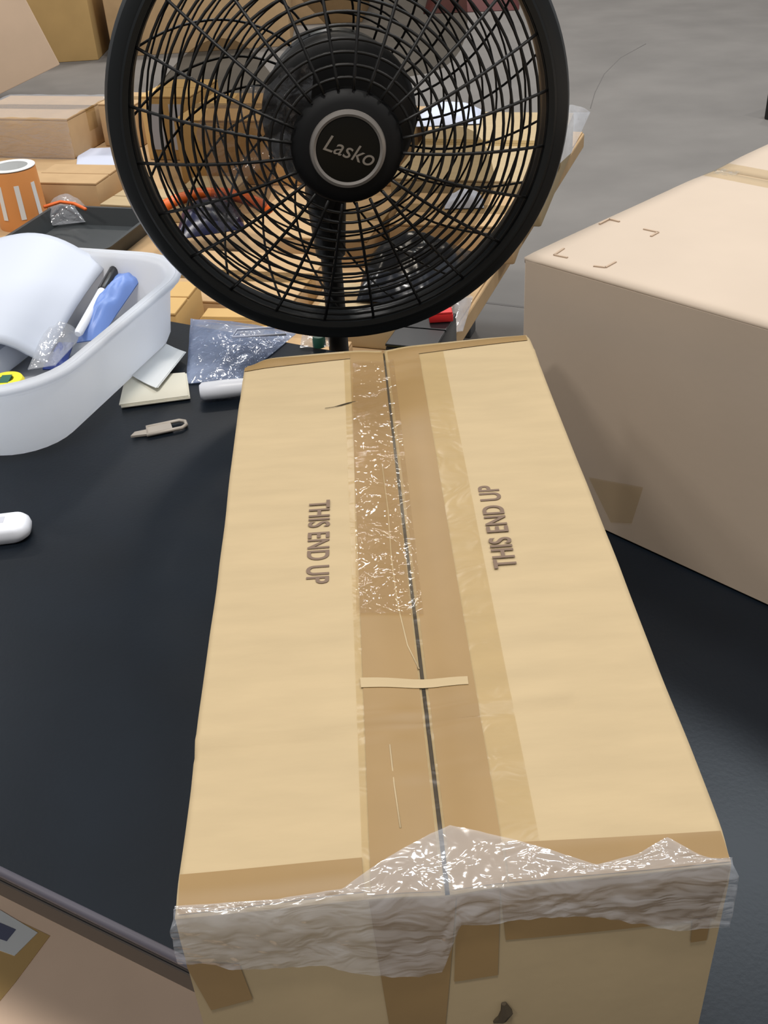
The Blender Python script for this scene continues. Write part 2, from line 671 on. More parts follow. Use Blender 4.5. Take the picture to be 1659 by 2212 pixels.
def strip(name, m, quad, dz, nu=16, nv=110, label=None, lift=None):
    """tape lying on the top between the photo's four corners: fl, fr, br, bl"""
    uvq = [uv_of(*p) for p in quad]
    mb = MB()

    def fn(a, b):
        u = (uvq[0][0] * (1 - a) + uvq[1][0] * a) * (1 - b) + (uvq[3][0] * (1 - a) + uvq[2][0] * a) * b
        v = (uvq[0][1] * (1 - a) + uvq[1][1] * a) * (1 - b) + (uvq[3][1] * (1 - a) + uvq[2][1] * a) * b
        u = min(max(u, 0.0), 1.0)
        v = min(max(v, 0.0), 1.0)
        return top_pt(u, v, dz + (lift(a, b) if lift else 0))
    mb.grid(nu, nv, fn)
    o = mb.build(name, m, fg, smooth=True, inv=INV)
    if label:
        o['label'] = label
    return o


# tape runs along both sides of the seam, a wider clear one, and end strips
strip('tape', M['tape_clear'], [(785, 1930), (1180, 1888), (952, 732), (742, 752)], 0.0003, nu=30, label='wide clear tape along the seam')
strip('tape', M['tape_brown'], [(802, 1925), (952, 1908), (826, 752), (756, 757)], 0.0005, label='brown tape left of the seam')
strip('tape', M['tape_brown'], [(976, 1905), (1096, 1895), (901, 742), (836, 750)], 0.0005, label='brown tape right of the seam')
strip('end_tape', M['tape_brown'], [(524, 800), (756, 775), (756, 757), (533, 769)], 0.0004, 30, 24, label='brown end tape at the far left edge')
strip('end_tape', M['tape_brown'], [(900, 765), (1140, 735), (1136, 716), (897, 744)], 0.0004, 30, 24, label='brown end tape at the far right edge')
strip('end_tape', M['tape_brown'], [(382, 1966), (785, 1918), (782, 1855), (388, 1890)], 0.0006, 40, 24, label='brown end tape at the near left edge')
strip('end_tape', M['tape_brown'], [(1100, 1895), (1582, 1850), (1556, 1795), (1090, 1822)], 0.0006, 40, 24, label='brown end tape at the near right edge')
crinkle = lambda a, b: 0.0010 * abs(noise.noise(Vector((a * 3.0, b * 26.0, 9.1)))) + 0.0006
strip('seam_film', M['film_glint'], [(770, 1330), (915, 1325), (850, 775), (762, 785)], 0.0009, 26, 160, label='crinkled clear film with glints over the seam', lift=crinkle)

# folds that stand up in the tape
for pts in ([(905, 1440), (880, 1390), (858, 1300), (845, 1200), (838, 1100), (825, 1000)], [(865, 1790), (852, 1700), (842, 1610)]):
    mb = MB()
    mb.tube([top_pt(*uv_of(*p), 0.0005) for p in pts], 0.0005, 6)
    mb.build('tape_fold', M['card'], fg, smooth=True, inv=INV)['label'] = 'pale fold in the tape'
for quad in ([(780, 1487), (1012, 1479), (1010, 1462), (778, 1466)],):
    strip('tape_crease', M['card'], quad, 0.0009, 12, 6, label='pale crease across the tape')
# small tear
mb = MB()
tp = [uv_of(*p) for p in ((702, 884), (722, 881), (738, 877), (752, 873), (768, 869))]
mb.tube([top_pt(u, v, 0.0006) for u, v in tp], [0.0002, 0.0002, 0.0005, 0.0005, 0.0002], 6)
mb.build('tear', M['ink_dark'], fg, inv=INV)['label'] = 'small tear by the tape'


def printed(body, p0, p1, size, xs, parent, inv, name='printed_text'):
    """text whose middle line runs from photo pixel p0 to p1 on the carton top"""
    A = top_pt(*uv_of(*p0), 0.0005)
    Bp = top_pt(*uv_of(*p1), 0.0005)
    ang = math.atan2(Bp.y - A.y, Bp.x - A.x)
    c = (A + Bp) / 2
    mw = Matrix.Translation(inv @ c) @ Matrix.Rotation(ang, 4, 'Z')
    o = text_mesh(body, size, name, M['ink'], parent, mw, xscale=xs, depth=0.0001, spacing=1.05, bold=0.00035)
    L = (Bp - A).length
    w = o.dimensions.x
    xsn = L / max(v.co.x for v in o.data.vertices) / 2
    o.data.transform(Matrix.Diagonal((xsn, 1, 1, 1)))
    o['label'] = 'printed words THIS END UP'
    return o


printed('THIS END UP', (688, 1082), (683, 1262), 0.0195, 1, fg, INV)
printed('THIS END UP', (1096, 1228), (1056, 1050), 0.0195, 1, fg, INV)

# tape and marks on the near face
FP0 = (fl_ + fr_) / 2
FN = Vector((-(fr_ - fl_).y, (fr_ - fl_).x, 0)).normalized()


def fuw(x, y):
    p = plane_at(x, y, FP0, FN)
    u = (p - fl_).dot(fr_ - fl_) / (fr_ - fl_).length_squared
    return u, (p.z - T) / HB


def fstrip(name, m, quad, out, nu=14, nv=14, label=None, lift=None):
    q = [fuw(*p) for p in quad]
    mb = MB()

    def fn(a, b):
        u = (q[0][0] * (1 - a) + q[1][0] * a) * (1 - b) + (q[3][0] * (1 - a) + q[2][0] * a) * b
        w = (q[0][1] * (1 - a) + q[1][1] * a) * (1 - b) + (q[3][1] * (1 - a) + q[2][1] * a) * b
        return front_pt(min(max(u, 0.0), 1.0), min(max(w, 0.02), 0.998), out + (lift(a, b) if lift else 0))
    mb.grid(nu, nv, fn)
    o = mb.build(name, m, fg, smooth=True, inv=INV)
    if label:
        o['label'] = label
    return o


fstrip('tape', M['tape_brown'], [(845, 2212), (955, 2212), (985, 1905), (795, 1925)], 0.0006, label='brown tape hanging down the near face')
fstrip('tape', M['tape_brown'], [(978, 2080), (1072, 2070), (1080, 1896), (986, 1905)], 0.0006, label='short brown tape end on the near face')
fstrip('tape', M['tape_brown'], [(455, 2165), (545, 2135), (515, 2060), (395, 2060)], 0.0006, label='slanted brown tape end at the near left corner')
fstrip('end_tape', M['tape_brown'], [(1090, 2000), (1545, 1965), (1580, 1855), (1080, 1900)], 0.0005, label='brown end tape below the near edge')
fstrip('tape', M['tape_brown'], [(1490, 2015), (1525, 2012), (1535, 1960), (1495, 1965)], 0.0008, label='small dark tape end at the near right corner')
mb = MB()
mk = [fuw(*p) for p in ((1062, 2168), (1080, 2160), (1090, 2145), (1084, 2128))]
mb.tube([front_pt(u, w, 0.0008) for u, w in mk], [0.0006, 0.0026, 0.0032, 0.0012], 6)
mk = [fuw(*p) for p in ((1094, 2192), (1097, 2206))]
mb.tube([front_pt(u, w, 0.0008) for u, w in mk], [0.0022, 0.0028], 6)
mb.build('printed_mark', M['ink_dark'], fg, inv=INV)['label'] = 'dark printed mark on the near face'

# stretch wrap bunched over the near edge
top_edge = [(372, 1952), (470, 1945), (600, 1935), (740, 1915), (850, 1850), (930, 1800), (972, 1782), (1060, 1806), (1180, 1835), (1290, 1862), (1380, 1840), (1440, 1810), (1500, 1835), (1584, 1862)]
bot_edge = [(385, 2040), (470, 2052), (560, 2050), (640, 2046), (720, 2040), (800, 2058), (900, 2058), (952, 2045), (990, 1952), (1070, 1952), (1180, 1935), (1300, 1938), (1400, 1958), (1460, 1968), (1583, 1962)]


def interp(pts, x):
    if x <= pts[0][0]:
        return pts[0][1]
    for a, b in zip(pts, pts[1:]):
        if x <= b[0]:
            return a[1] + (b[1] - a[1]) * (x - a[0]) / (b[0] - a[0])
    return pts[-1][1]


mb = MB()
NU, NT, NF = 170, 16, 18


def wrap_pt(i, k):
    uu = i / NU
    x = 374 + (1584 - 374) * uu
    ye = 1972 + (1852 - 1972) * uu
    r = noise.noise(Vector((uu * 16, k * 0.16, 3.3)))
    r2 = noise.noise(Vector((uu * 45, k * 0.35, 8.3)))
    amp = 0.0022 * r + 0.0011 * r2 + 0.0030
    if k <= NT:
        f = k / NT
        y = interp(top_edge, x) * (1 - f) + (ye - 1) * f
        u, v = uv_of(x, y)
        p = top_pt(min(max(u, 0), 1), min(max(v, 0), 1), 0.0008 + max(amp, 0.0004) * min(1, 0.25 + f * 1.2))
        if k == NT:
            p.y -= 0.002
            p.z -= 0.001
        elif k == NT - 1:
            p.y -= 0.0006
        return p
    f = (k - NT) / NF
    u, w = fuw(x, max(interp(bot_edge, x), ye + 25))
    w = 1 * (1 - f) + w * f
    p = front_pt(min(max(u, 0), 1), min(max(w, 0), 1), 0.0022 + 0.9 * max(amp, 0.0004))
    if uu > 0.97 or uu < 0.02:
        p.x += 0.002 * (1 if uu > 0.5 else -1)
    return p


mb.grid(NU, NT + NF, lambda a, b: wrap_pt(round(a * NU), round(b * (NT + NF))))
o = mb.build('stretch_wrap', M['film'], fg, smooth=True, inv=INV)
o['label'] = 'crinkled clear wrap bunched over the near edge'

# ------------------------------------------------------------------ right carton
RH = 0.2530
c0 = at(1133, 553, T + RH)
c0.z = T
fd = Vector((0.676, -0.737, 0)).normalized()
dd = Vector((0.737, 0.676, 0)).normalized()
half = 0.322
fw = 0.56
rcen = c0 + fd * fw / 2 + dd * half
rb = thing('cardboard_box', 'large plain pinkish carton at the right with faint printed corner marks', 'box', rcen, math.atan2(fd.y, fd.x))
# local: x along the front edge, y away
mb = MB()


def rpt(x, y, z):
    return Vector((x, y, z))


th = 0.005
mb.box((0, 0, (RH - 0.003) / 2), (fw, 2 * half, RH - 0.003), bevel=0.0012, seg=1)
mb.build('body', M['card_pink'], rb, smooth=40)
for s_ in (-1, 1):
    mb = MB()

    def fn(a, b, s_=s_):
        x = -fw / 2 + a * fw
        y = s_ * (0.003 + b * (half - 0.003))
        z = RH - 0.0012 * 0 - 0.0022 * g(b, 0, 0.10) - 0.0006 * g(b, 1, 0.02) - 0.0006 * (g(a, 0, 0.012) + g(a, 1, 0.012))
        z += 0.0006 * noise.noise(Vector((x * 6, y * 6, 2)))
        return Vector((x, y, z))
    mb.grid(30, 24, fn)
    o = mb.build('flap', M['card_pink'], rb, smooth=50)
    sol = o.modifiers.new('thickness', 'SOLIDIFY')
    sol.thickness = th
    sol.offset = -1 if o.data.polygons[0].normal.z > 0 else 1
mb = MB()
mb.grid(20, 4, lambda a, b: Vector((-fw / 2 + a * fw, -0.026 + 0.052 * b, RH - 0.0016 - 0.0008 * g(b, 0.5, 0.4) + 0.0007)))
mb.build('seam_tape', M['tape_clear'], rb, smooth=True)['label'] = 'clear tape over the seam'
mb = MB()
mb.grid(6, 6, lambda a, b: Vector((-fw / 2 + 0.004 + a * 0.022, -0.012 + 0.02 * b, RH - 0.0020 + 0.0015 * noise.noise(Vector((a * 5, b * 5, 0))))))
mb.build('tape_end', M['film'], rb, smooth=True)['label'] = 'shiny crumpled tape end'
RI = (Matrix.Translation(rcen) @ Matrix.Rotation(math.atan2(fd.y, fd.x), 4, 'Z')).inverted()
for px, tri in (((1318, 480), [(1295, 485), (1316, 474), (1338, 480)]), ((1410, 500), [(1390, 496), (1422, 503), (1406, 512)]),
                ((1212, 548), [(1218, 538), (1197, 552), (1226, 558)]), ((1305, 577), [(1282, 576), (1308, 579), (1330, 567)])):
    mb = MB()
    ps = []
    for p in tri:
        w = RI @ at(p[0], p[1], T + RH)
        w.z = RH + 0.0004
        ps.append(w)
    for a_, b_ in ((0, 1), (1, 2)):
        dvec = (ps[b_] - ps[a_]).normalized()
        qv = Vector((-dvec.y, dvec.x, 0)) * 0.0010
        mb.prism([(ps[a_] - qv)[:2], (ps[b_] - qv)[:2], (ps[b_] + qv)[:2], (ps[a_] + qv)[:2]], RH - 0.0015, RH + 0.0012)
    mb.build('printed_corner_mark', M['ink_faint'], rb)


# faint diagonal tape patch on the front face
def rface(x, y, out):
    nrm = dd
    p = plane_at(x, y, c0, nrm)
    w = RI @ p
    return Vector((w.x, -half - out, w.z))


mb = MB()
qd = [(1272, 1030), (1390, 1052), (1365, 1130), (1320, 1128)]
mb.grid(4, 4, lambda a, b: (rface(*qd[0], 0.0005) * (1 - a) + rface(*qd[1], 0.0005) * a) * (1 - b) + (rface(*qd[3], 0.0005) * (1 - a) + rface(*qd[2], 0.0005) * a) * b)
mb.build('tape', M['tape_clear'], rb)['label'] = 'faint clear tape patch on the front face'

# ------------------------------------------------------------------ pedestal fan
fc = Vector((-0.0190, 1.2, T + 0.304))
hub_w = Vector((-0.0125, 1.090, T + 0.304))
zax = (hub_w - fc).normalized()
xax = Vector((0, 0, 1)).cross(zax).normalized()
yax = zax.cross(xax).normalized()
FM = Matrix.Identity(4)
for i in range(3):
    FM[i][0], FM[i][1], FM[i][2], FM[i][3] = xax[i], yax[i], zax[i], fc[i]
POLE = Vector((-0.047, 1.305, 0))
fan = thing('pedestal_fan', 'black pedestal fan with round grille standing behind the long carton', 'fan', (POLE.x, POLE.y, 0))
FI = Matrix.Translation((-POLE.x, -POLE.y, 0)) @ FM


def fanpart(mb, name, m, parent=fan, smooth=40, label=None):
    o = mb.build(name, m, parent, smooth=smooth)
    if parent is fan:
        o.matrix_local = FI
    if label:
        o['label'] = label
    return o


HD = (hub_w - fc).length
RO = 0.2550
# rim band
mb = MB()
mb.lathe([(RO - 0.026, 0.012), (RO - 0.022, 0.020), (RO - 0.012, 0.022), (RO - 0.004, 0.018), (RO, 0.008), (RO, -0.016), (RO - 0.004, -0.024), (RO - 0.020, -0.026), (RO - 0.028, -0.018), (RO - 0.029, 0.0)], 128, closed=True)
rim = fanpart(mb, 'rim_band', M['fan_black'])
mb = MB()
mb.lathe([(RO - 0.0295, 0.006), (RO - 0.026, 0.0215), (RO - 0.020, 0.0235), (RO - 0.0175, 0.0225), (RO - 0.020, 0.0205), (RO - 0.0245, 0.017)], 128, closed=True)
mb.build('rim_lip', M['fan_black'], rim, smooth=40)


def front_z(r):
    t = min(max((r - 0.052) / (0.232 - 0.052), 0), 1)
    return 0.014 + (HD - 0.020) * (1 - t ** 1.7)


def rear_z(r):
    t = min(max((r - 0.085) / (0.232 - 0.085), 0), 1)
    return -0.016 - 0.074 * (1 - t ** 2.2)


# front grille: hub plate carries rings and spokes
mb = MB()
mb.lathe([(0, HD + 0.002), (0.028, HD + 0.0015), (0.046, HD - 0.002), (0.055, HD - 0.006), (0.0585, HD - 0.012), (0.057, HD - 0.018), (0.0, HD - 0.018)], 64)
fgr = fanpart(mb, 'front_grille', M['fan_hub'], label='front grille with hub plate')
WR = 0.0016
NR = 15
for k in range(NR):
    r = 0.068 + (0.228 - 0.068) * k / (NR - 1)
    mb = MB()
    mb.tube([(r * math.cos(2 * PI * i / 72), r * math.sin(2 * PI * i / 72), front_z(r)) for i in range(72)], 0.0017, 5, closed=True)
    mb.build('grille_ring', M['fan_wire'], fgr, smooth=True)
spoke_me = None
NS = 24
for k in range(NS):
    a = 2 * PI * (k + 0.35) / NS
    if spoke_me is None:
        mb = MB()
        mb.tube([(r, 0, front_z(r) + 0.0005) for r in [0.0575 + 0.1725 * i / 12 for i in range(13)]], WR * 1.15, 5)
        o = mb.build('grille_spoke', M['fan_wire'], fgr, smooth=True)
        spoke_me = o.data
    else:
        o = bpy.data.objects.new('grille_spoke', spoke_me)
        COL.objects.link(o)
        o.parent = fgr
    o.rotation_euler = (0, 0, a)
# badge
mb = MB()
mb.lathe([(0.0395, HD - 0.0010), (0.0385, HD + 0.0022), (0.0355, HD + 0.0034), (0.0330, HD + 0.0022), (0.0325, HD - 0.001)], 72, closed=True)
mb.build('badge_ring', M['silver'], fgr, smooth=40)['label'] = 'silver badge ring'
mb = MB()
mb.lathe([(0, HD + 0.0026), (0.020, HD + 0.0025), (0.0322, HD + 0.0018), (0.0322, HD)], 48)
mb.build('badge', M['fan_badge'], fgr, smooth=40)['label'] = 'gloss black badge'
o = text_mesh('Lasko', 0.0235, 'badge_lettering', M['silver'], fgr, Matrix.Translation((0.0005, -0.001, HD + 0.0029)) @ Matrix.Rotation(math.radians(-24), 4, 'Z'), xscale=1.0, shear=0.25, depth=0.0004)
o['label'] = 'silver lettering Lasko'

# rear grille with curved spokes
mb = MB()
mb.lathe([(0, -0.082), (0.066, -0.082), (0.080, -0.086), (0.082, -0.094), (0.078, -0.1), (0, -0.1)], 64)
rgr = fanpart(mb, 'rear_grille', M['fan_black'], label='rear grille')
NR2 = 10
for k in range(NR2):
    r = 0.098 + (0.229 - 0.098) * k / (NR2 - 1)
    mb = MB()
    mb.tube([(r * math.cos(2 * PI * i / 64), r * math.sin(2 * PI * i / 64), rear_z(r)) for i in range(64)], 0.0013, 5, closed=True)
    mb.build('grille_ring', M['fan_wire'], rgr, smooth=True)
sm = None
for k in range(20):
    if sm is None:
        mb = MB()
        pts = []
        for i in range(13):
            t = i / 12
            r = 0.082 + 0.149 * t
            an = 0.55 * t ** 1.2
            pts.append((r * math.cos(an), r * math.sin(an), rear_z(r) - 0.001))
        mb.tube(pts, 0.0015, 5)
        o = mb.build('grille_spoke', M['fan_wire'], rgr, smooth=True)
        sm = o.data
    else:
        o = bpy.data.objects.new('grille_spoke', sm)
        COL.objects.link(o)
        o.parent = rgr
    o.rotation_euler = (0, 0, 2 * PI * k / 20)
# motor
mb = MB()
mb.lathe([(0, -0.012), (0.060, -0.013), (0.080, -0.017), (0.087, -0.024), (0.088, -0.034), (0.084, -0.046), (0, -0.047)], 56)
fanpart(mb, 'blade_hub', M['fan_wire'])
mb = MB()
mb.lathe([(0, -0.1), (0.070, -0.1), (0.070, -0.14), (0.06, -0.175), (0.035, -0.19), (0, -0.19)], 48)
fanpart(mb, 'motor_housing', M['fan_black'])
# three blades at rest, tint stands in for the dimming of a spin
for k in range(3):
    mb = MB()
    a0 = math.radians(178 + 120 * k)

    def fn(a, b):
        r = 0.078 + b * 0.138
        wdt = 0.30 + 0.36 * math.sin(PI * min(1, 0.15 + b * 0.75))
        ang = a0 + (a - 0.5) * 2 * wdt * 1.15 + 0.22 * b
        cut = 1 - 0.10 * (2 * a - 1) ** 4 * b
        return Vector((r * cut * math.cos(ang), r * cut * math.sin(ang), -0.045 + (a - 0.5) * -0.040 * (1 - 0.3 * b)))
    mb.grid(14, 10, fn)
    fanpart(mb, 'blade', M['blade_dim'], smooth=True, label='translucent blade tinted to dim the view behind')
# torn clear packing film left hanging on the left of the hub, inside the grille
mb = MB()


def film_fn(a, b):
    x = -0.155 + 0.125 * a
    y = -0.055 + 0.125 * b - 0.10 * (1 - a) * 0.55
    return Vector((x + 0.010 * noise.noise(Vector((a * 4, b * 4, 3.1))), y + 0.012 * noise.noise(Vector((a * 4, b * 4, 7.7))), 0.004 + 0.012 * noise.noise(Vector((a * 5, b * 5, 1.2)))))


mb.grid(28, 28, film_fn)
fanpart(mb, 'packing_film', M['film_dim'], smooth=True, label='torn clear packing film caught behind the front grille')
# neck, pole, base
mw = Matrix.Translation((0, 0, 0))
neck_top = (FI @ Vector((0, -0.02, -0.155)))
mb = MB()
mb.tube([neck_top + Vector((0, 0, 0.02)), neck_top, Vector((0, 0.0, neck_top.z - 0.09)), Vector((0, 0, neck_top.z - 0.17))], [0.036, 0.034, 0.026, 0.019], 16)
mb.build('neck', M['fan_wire'], fan, smooth=40)
mb = MB()
mb.tube([(0, 0, 0.03), (0, 0, neck_top.z - 0.12)], 0.0135, 16)
mb.build('pole', M['fan_wire'], fan, smooth=40)
mb = MB()
mb.tube([(0, 0, 0.42), (0, 0, 0.50)], 0.017, 16)
mb.build('height_collar', M['fan_black'], fan, smooth=40)
mb = MB()
mb.lathe([(0, 0.0), (0.2, 0.0), (0.205, 0.008), (0.19, 0.02), (0.05, 0.034), (0.022, 0.06), (0, 0.06)], 56)
mb.build('base', M['fan_black'], fan, smooth=40)

# ------------------------------------------------------------------ white tub with its contents
TU = Vector((0.334, 0.942, 0)).normalized()      # along the visible long side
TV = Vector((-0.942, 0.334, 0)).normalized()     # to the left
TH_ = 0.100
tub_c = TU * 1.006 + TV * 0.853
tub = thing('plastic_tub', 'white plastic tub on the table filled with foam and pens', 'tub', (tub_c.x, tub_c.y, T), math.atan2(TU.y, TU.x))
# local x along TU, local y along TV


def rrect(hx, hy, r, n=8):
    pts = []
    for cx, cy, a0 in ((hx - r, hy - r, 0), (-hx + r, hy - r, PI / 2), (-hx + r, -hy + r, PI), (hx - r, -hy + r, 1.5 * PI)):
        for i in range(n + 1):
            a = a0 + PI / 2 * i / n
            pts.append((cx + r * math.cos(a), cy + r * math.sin(a)))
    return pts


def loft(mb, rings):
    R = [[mb.bm.verts.new((p[0], p[1], z)) for p in ring] for ring, z in rings]
    n = len(R[0])
    for A, Bq in zip(R, R[1:]):
        for k in range(n):
            mb.bm.faces.new((A[k], A[(k + 1) % n], Bq[(k + 1) % n], Bq[k]))
    return R


hx, hy = 0.205, 0.185
mb = MB()
rings = [(rrect(hx - 0.036, hy - 0.040, 0.06), 0.0), (rrect(hx - 0.025, hy - 0.029, 0.068), 0.005), (rrect(hx - 0.019, hy - 0.022, 0.074), 0.018),
         (rrect(hx - 0.010, hy - 0.010, 0.085), TH_ - 0.014), (rrect(hx - 0.002, hy - 0.002, 0.09), TH_ - 0.012), (rrect(hx, hy, 0.092), TH_ - 0.006), (rrect(hx - 0.002, hy - 0.002, 0.09), TH_),
         (rrect(hx - 0.010, hy - 0.010, 0.085), TH_ + 0.001), (rrect(hx - 0.016, hy - 0.016, 0.08), TH_ - 0.004), (rrect(hx - 0.036, hy - 0.040, 0.066), 0.018), (rrect(hx - 0.05, hy - 0.055, 0.055), 0.005)]
R = loft(mb, rings)
mb.bm.faces.new(R[0][::-1])
mb.bm.faces.new(R[-1])
mb.build('tub_body', M['tub'], tub, smooth=50)
mb = MB()
mb.tube([(p[0], p[1], TH_ - 0.0025) for p in rrect(hx + 0.001, hy + 0.001, 0.093)], 0.0045, 8, closed=True)
mb.build('rolled_rim', M['tub'], tub, smooth=True)

TM = Matrix.Translation((tub_c.x, tub_c.y, T)) @ Matrix.Rotation(math.atan2(TU.y, TU.x), 4, 'Z')


def tubpt(x, y, z):
    return TM @ Vector((x, y, z))


# curved stack of white foam sheet lying against the left of the tub
foam = thing('foam_sheet', 'curved white foam sheet standing up out of the white tub', 'foam', tubpt(0, 0.03, 0.006), math.atan2(TU.y, TU.x))


FCS = {'A': at(178, 503, T + 0.128), 'B': at(48, 742, T + 0.050), 'C': at(-150, 800, T + 0.060), 'D': at(-130, 575, T + 0.075)}
F0 = tubpt(0, 0.03, 0.006)
FINV = (Matrix.Translation(F0) @ Matrix.Rotation(math.atan2(TU.y, TU.x), 4, 'Z')).inverted()


def foam_fn(a, b):
    """a left to right, b near to far; the right margin rolls down into the tub"""
    p = (FCS['C'] * (1 - a) + FCS['B'] * a) * (1 - b) + (FCS['D'] * (1 - a) + FCS['A'] * a) * b
    t = max(0.0, (a - 0.62) / 0.38)
    p = p.copy()
    p.z += 0.020 * math.sin(PI * min(a, 0.9)) - 0.050 * t ** 2.2 * (0.6 + 0.4 * b) + 0.006 * math.sin(PI * b)
    p += -TV * 0.028 * t
    return FINV @ p


mb = MB()
mb.grid(28, 18, foam_fn)
o = mb.build('sheet', M['foam'], foam, smooth=True)
sol = o.modifiers.new('thickness', 'SOLIDIFY')
sol.thickness = 0.005
mb = MB()
mb.box((-0.02, 0.05, 0.024), (0.26, 0.16, 0.04), bevel=0.012)
mb.build('folded_layer', M['foam'], foam, smooth=40)


def along(p, q, z0, z1):
    return at(p[0], p[1], z0), at(q[0], q[1], z1)


# marker pen leaning in the tub
A, Bq = along((168, 722), (252, 575), T + 0.046, T + 0.082)
dv = (Bq - A)
pen = thing('marker_pen', 'white marker pen with black cap leaning in the white tub', 'pen', A)
mb = MB()
mb.tube([Vector((0, 0, 0)), dv * 0.03, dv * 0.60, dv * 0.66], [0.004, 0.0058, 0.0062, 0.005], 14)
mb.build('barrel', M['white'], pen, smooth=40)
mb = MB()
mb.tube([dv * 0.62, dv * 0.64, dv * 0.97, dv], [0.0066, 0.0074, 0.0072, 0.005], 14)
mb.build('cap', M['black'], pen, smooth=40)['label'] = 'black cap'


def pouch(name, label, cat, quad, z, m, puff=0.012, seedv=0, n=16, crinkle_=0.004, tilt=0.0):
    """crumpled flexible bag lying over the photo's four corners at height z"""
    ps = [at(x, y, z + (tilt if i > 1 else 0)) for i, (x, y) in enumerate(quad)]
    c = sum(ps, Vector()) / 4
    c.z = z
    t = thing(name, label, cat, c)

    def base(a, b):
        return (ps[0] * (1 - a) + ps[1] * a) * (1 - b) + (ps[3] * (1 - a) + ps[2] * a) * b - c

    def up(a, b):
        e = (math.sin(PI * a) * math.sin(PI * b)) ** 0.5 if 0 < a < 1 and 0 < b < 1 else 0
        nn = noise.noise(Vector((a * 5 + seedv, b * 5, seedv * 1.7)))
        p = base(a, b)
        p.x += 0.05 * puff * noise.noise(Vector((a * 6, b * 6, seedv + 5)))
        p.z += 0.0015 + puff * e + crinkle_ * e * nn * 2
        return p

    def dn(a, b):
        p = base(a, b)
        p.z += 0.0004
        return p
    mb = MB()
    mb.grid(n, n, up)
    mb.grid(n, n, dn)
    mb.build('bag', m, t, smooth=True)
    return t


pb_ = pouch('plastic_pouch', 'pale blue plastic pouch tucked beside the marker pen in the tub', 'bag', [(165, 742), (215, 735), (308, 600), (262, 590)], T + 0.030, M['blue'], 0.022, 3, tilt=0.04)
pouch('plastic_pouch', 'dark navy plastic scrap at the near end of the tub', 'bag', [(92, 800), (140, 800), (160, 742), (118, 755)], T + 0.018, M['navy'], 0.014, 5)
pouch('plastic_pouch', 'crumpled clear plastic pouch in the tub below the pen', 'bag', [(60, 800), (120, 790), (180, 725), (120, 700)], T + 0.032, M['bag_clear'], 0.025, 8)
# yellow tape roll with green print
yt = thing('tape_roll', 'small yellow roll with green print at the near end of the tub', 'roll', at(12, 822, T + 0.05) + Vector((0, 0, -0.022)))
mb = MB()
mb.lathe([(0.010, 0.0), (0.020, 0.0), (0.022, 0.003), (0.022, 0.020), (0.020, 0.024), (0.010, 0.024)], 32, closed=True)
mb.build('roll', M['yellow'], yt, smooth=40)
mb = MB()
mb.box((0.006, -0.0215, 0.010), (0.012, 0.002, 0.010))
mb.box((0.0, 0.0, 0.023), (0.012, 0.02, 0.003))
mb.build('print', M['green'], yt)['label'] = 'green print'


# ------------------------------------------------------------------ papers, bag, small metal clip, white gadget
def sheet(name, label, cat, quad, z, m, th=0.0012, layers=1, curl=0.0):
    ps = [at(x, y, z) for x, y in quad]
    c = sum(ps, Vector()) / 4
    t = thing(name, label, cat, (c.x, c.y, z))
    for k in range(layers):
        mb = MB()
        off = Vector((random.uniform(-.002, .002), random.uniform(-.002, .002), 0)) * (k > 0)
        mb.grid(6, 6, lambda a, b: (ps[0] * (1 - a) + ps[1] * a) * (1 - b) + (ps[3] * (1 - a) + ps[2] * a) * b - Vector((c.x, c.y, z)) + off + Vector((0, 0, th * (k + 1) + curl * (abs(a - 0.5) * 2) ** 2)), thick=th * 0.9)
        mb.build('sheet', m, t)
    return t


sheet('card_stack', 'stack of cream cards on the black table beside the tub', 'cards', [(262, 882), (411, 862), (404, 812), (275, 822)], T, M['cream'], 0.0013, 4)
sheet('paper_slip', 'white paper slip lying askew over the cream cards', 'paper', [(262, 796), (342, 843), (403, 766), (322, 724)], T + 0.0075, M['paper'], 0.0007, 2, 0.003)

pouch('poly_bag', 'bluish translucent bag on the black table behind the long carton', 'bag', [(402, 830), (520, 820), (640, 722), (412, 690)], T, M['bag_blue'], 0.022, 12, n=26)
bagroll = thing('white_roll', 'small white rolled packet at the front of the bluish bag', 'packet', at(478, 850, T))
ra, rbp = at(432, 846, T + 0.011), at(540, 834, T + 0.011)
mb = MB()
o0 = at(478, 850, T)
mb.tube([ra - o0, ra.lerp(rbp, 0.06) - o0, ra.lerp(rbp, 0.5) - o0, rbp - o0], [0.008, 0.011, 0.0115, 0.0105], 16)
mb.build('roll', M['white'], bagroll, smooth=40)
# zip strip frame printed on the bag
zs = thing('zip_strip', 'clear zip strip lying on top of the bluish bag', 'strip', at(560, 722, T + 0.028))
zp = [at(x, y, T + 0.0285) - at(560, 722, T + 0.028) for x, y in ((502, 728), (618, 722), (614, 706), (512, 712))]
mb = MB()
mb.tube(zp, 0.0016, 6, closed=True)
mb.build('strip', M['label'], zs, smooth=True)

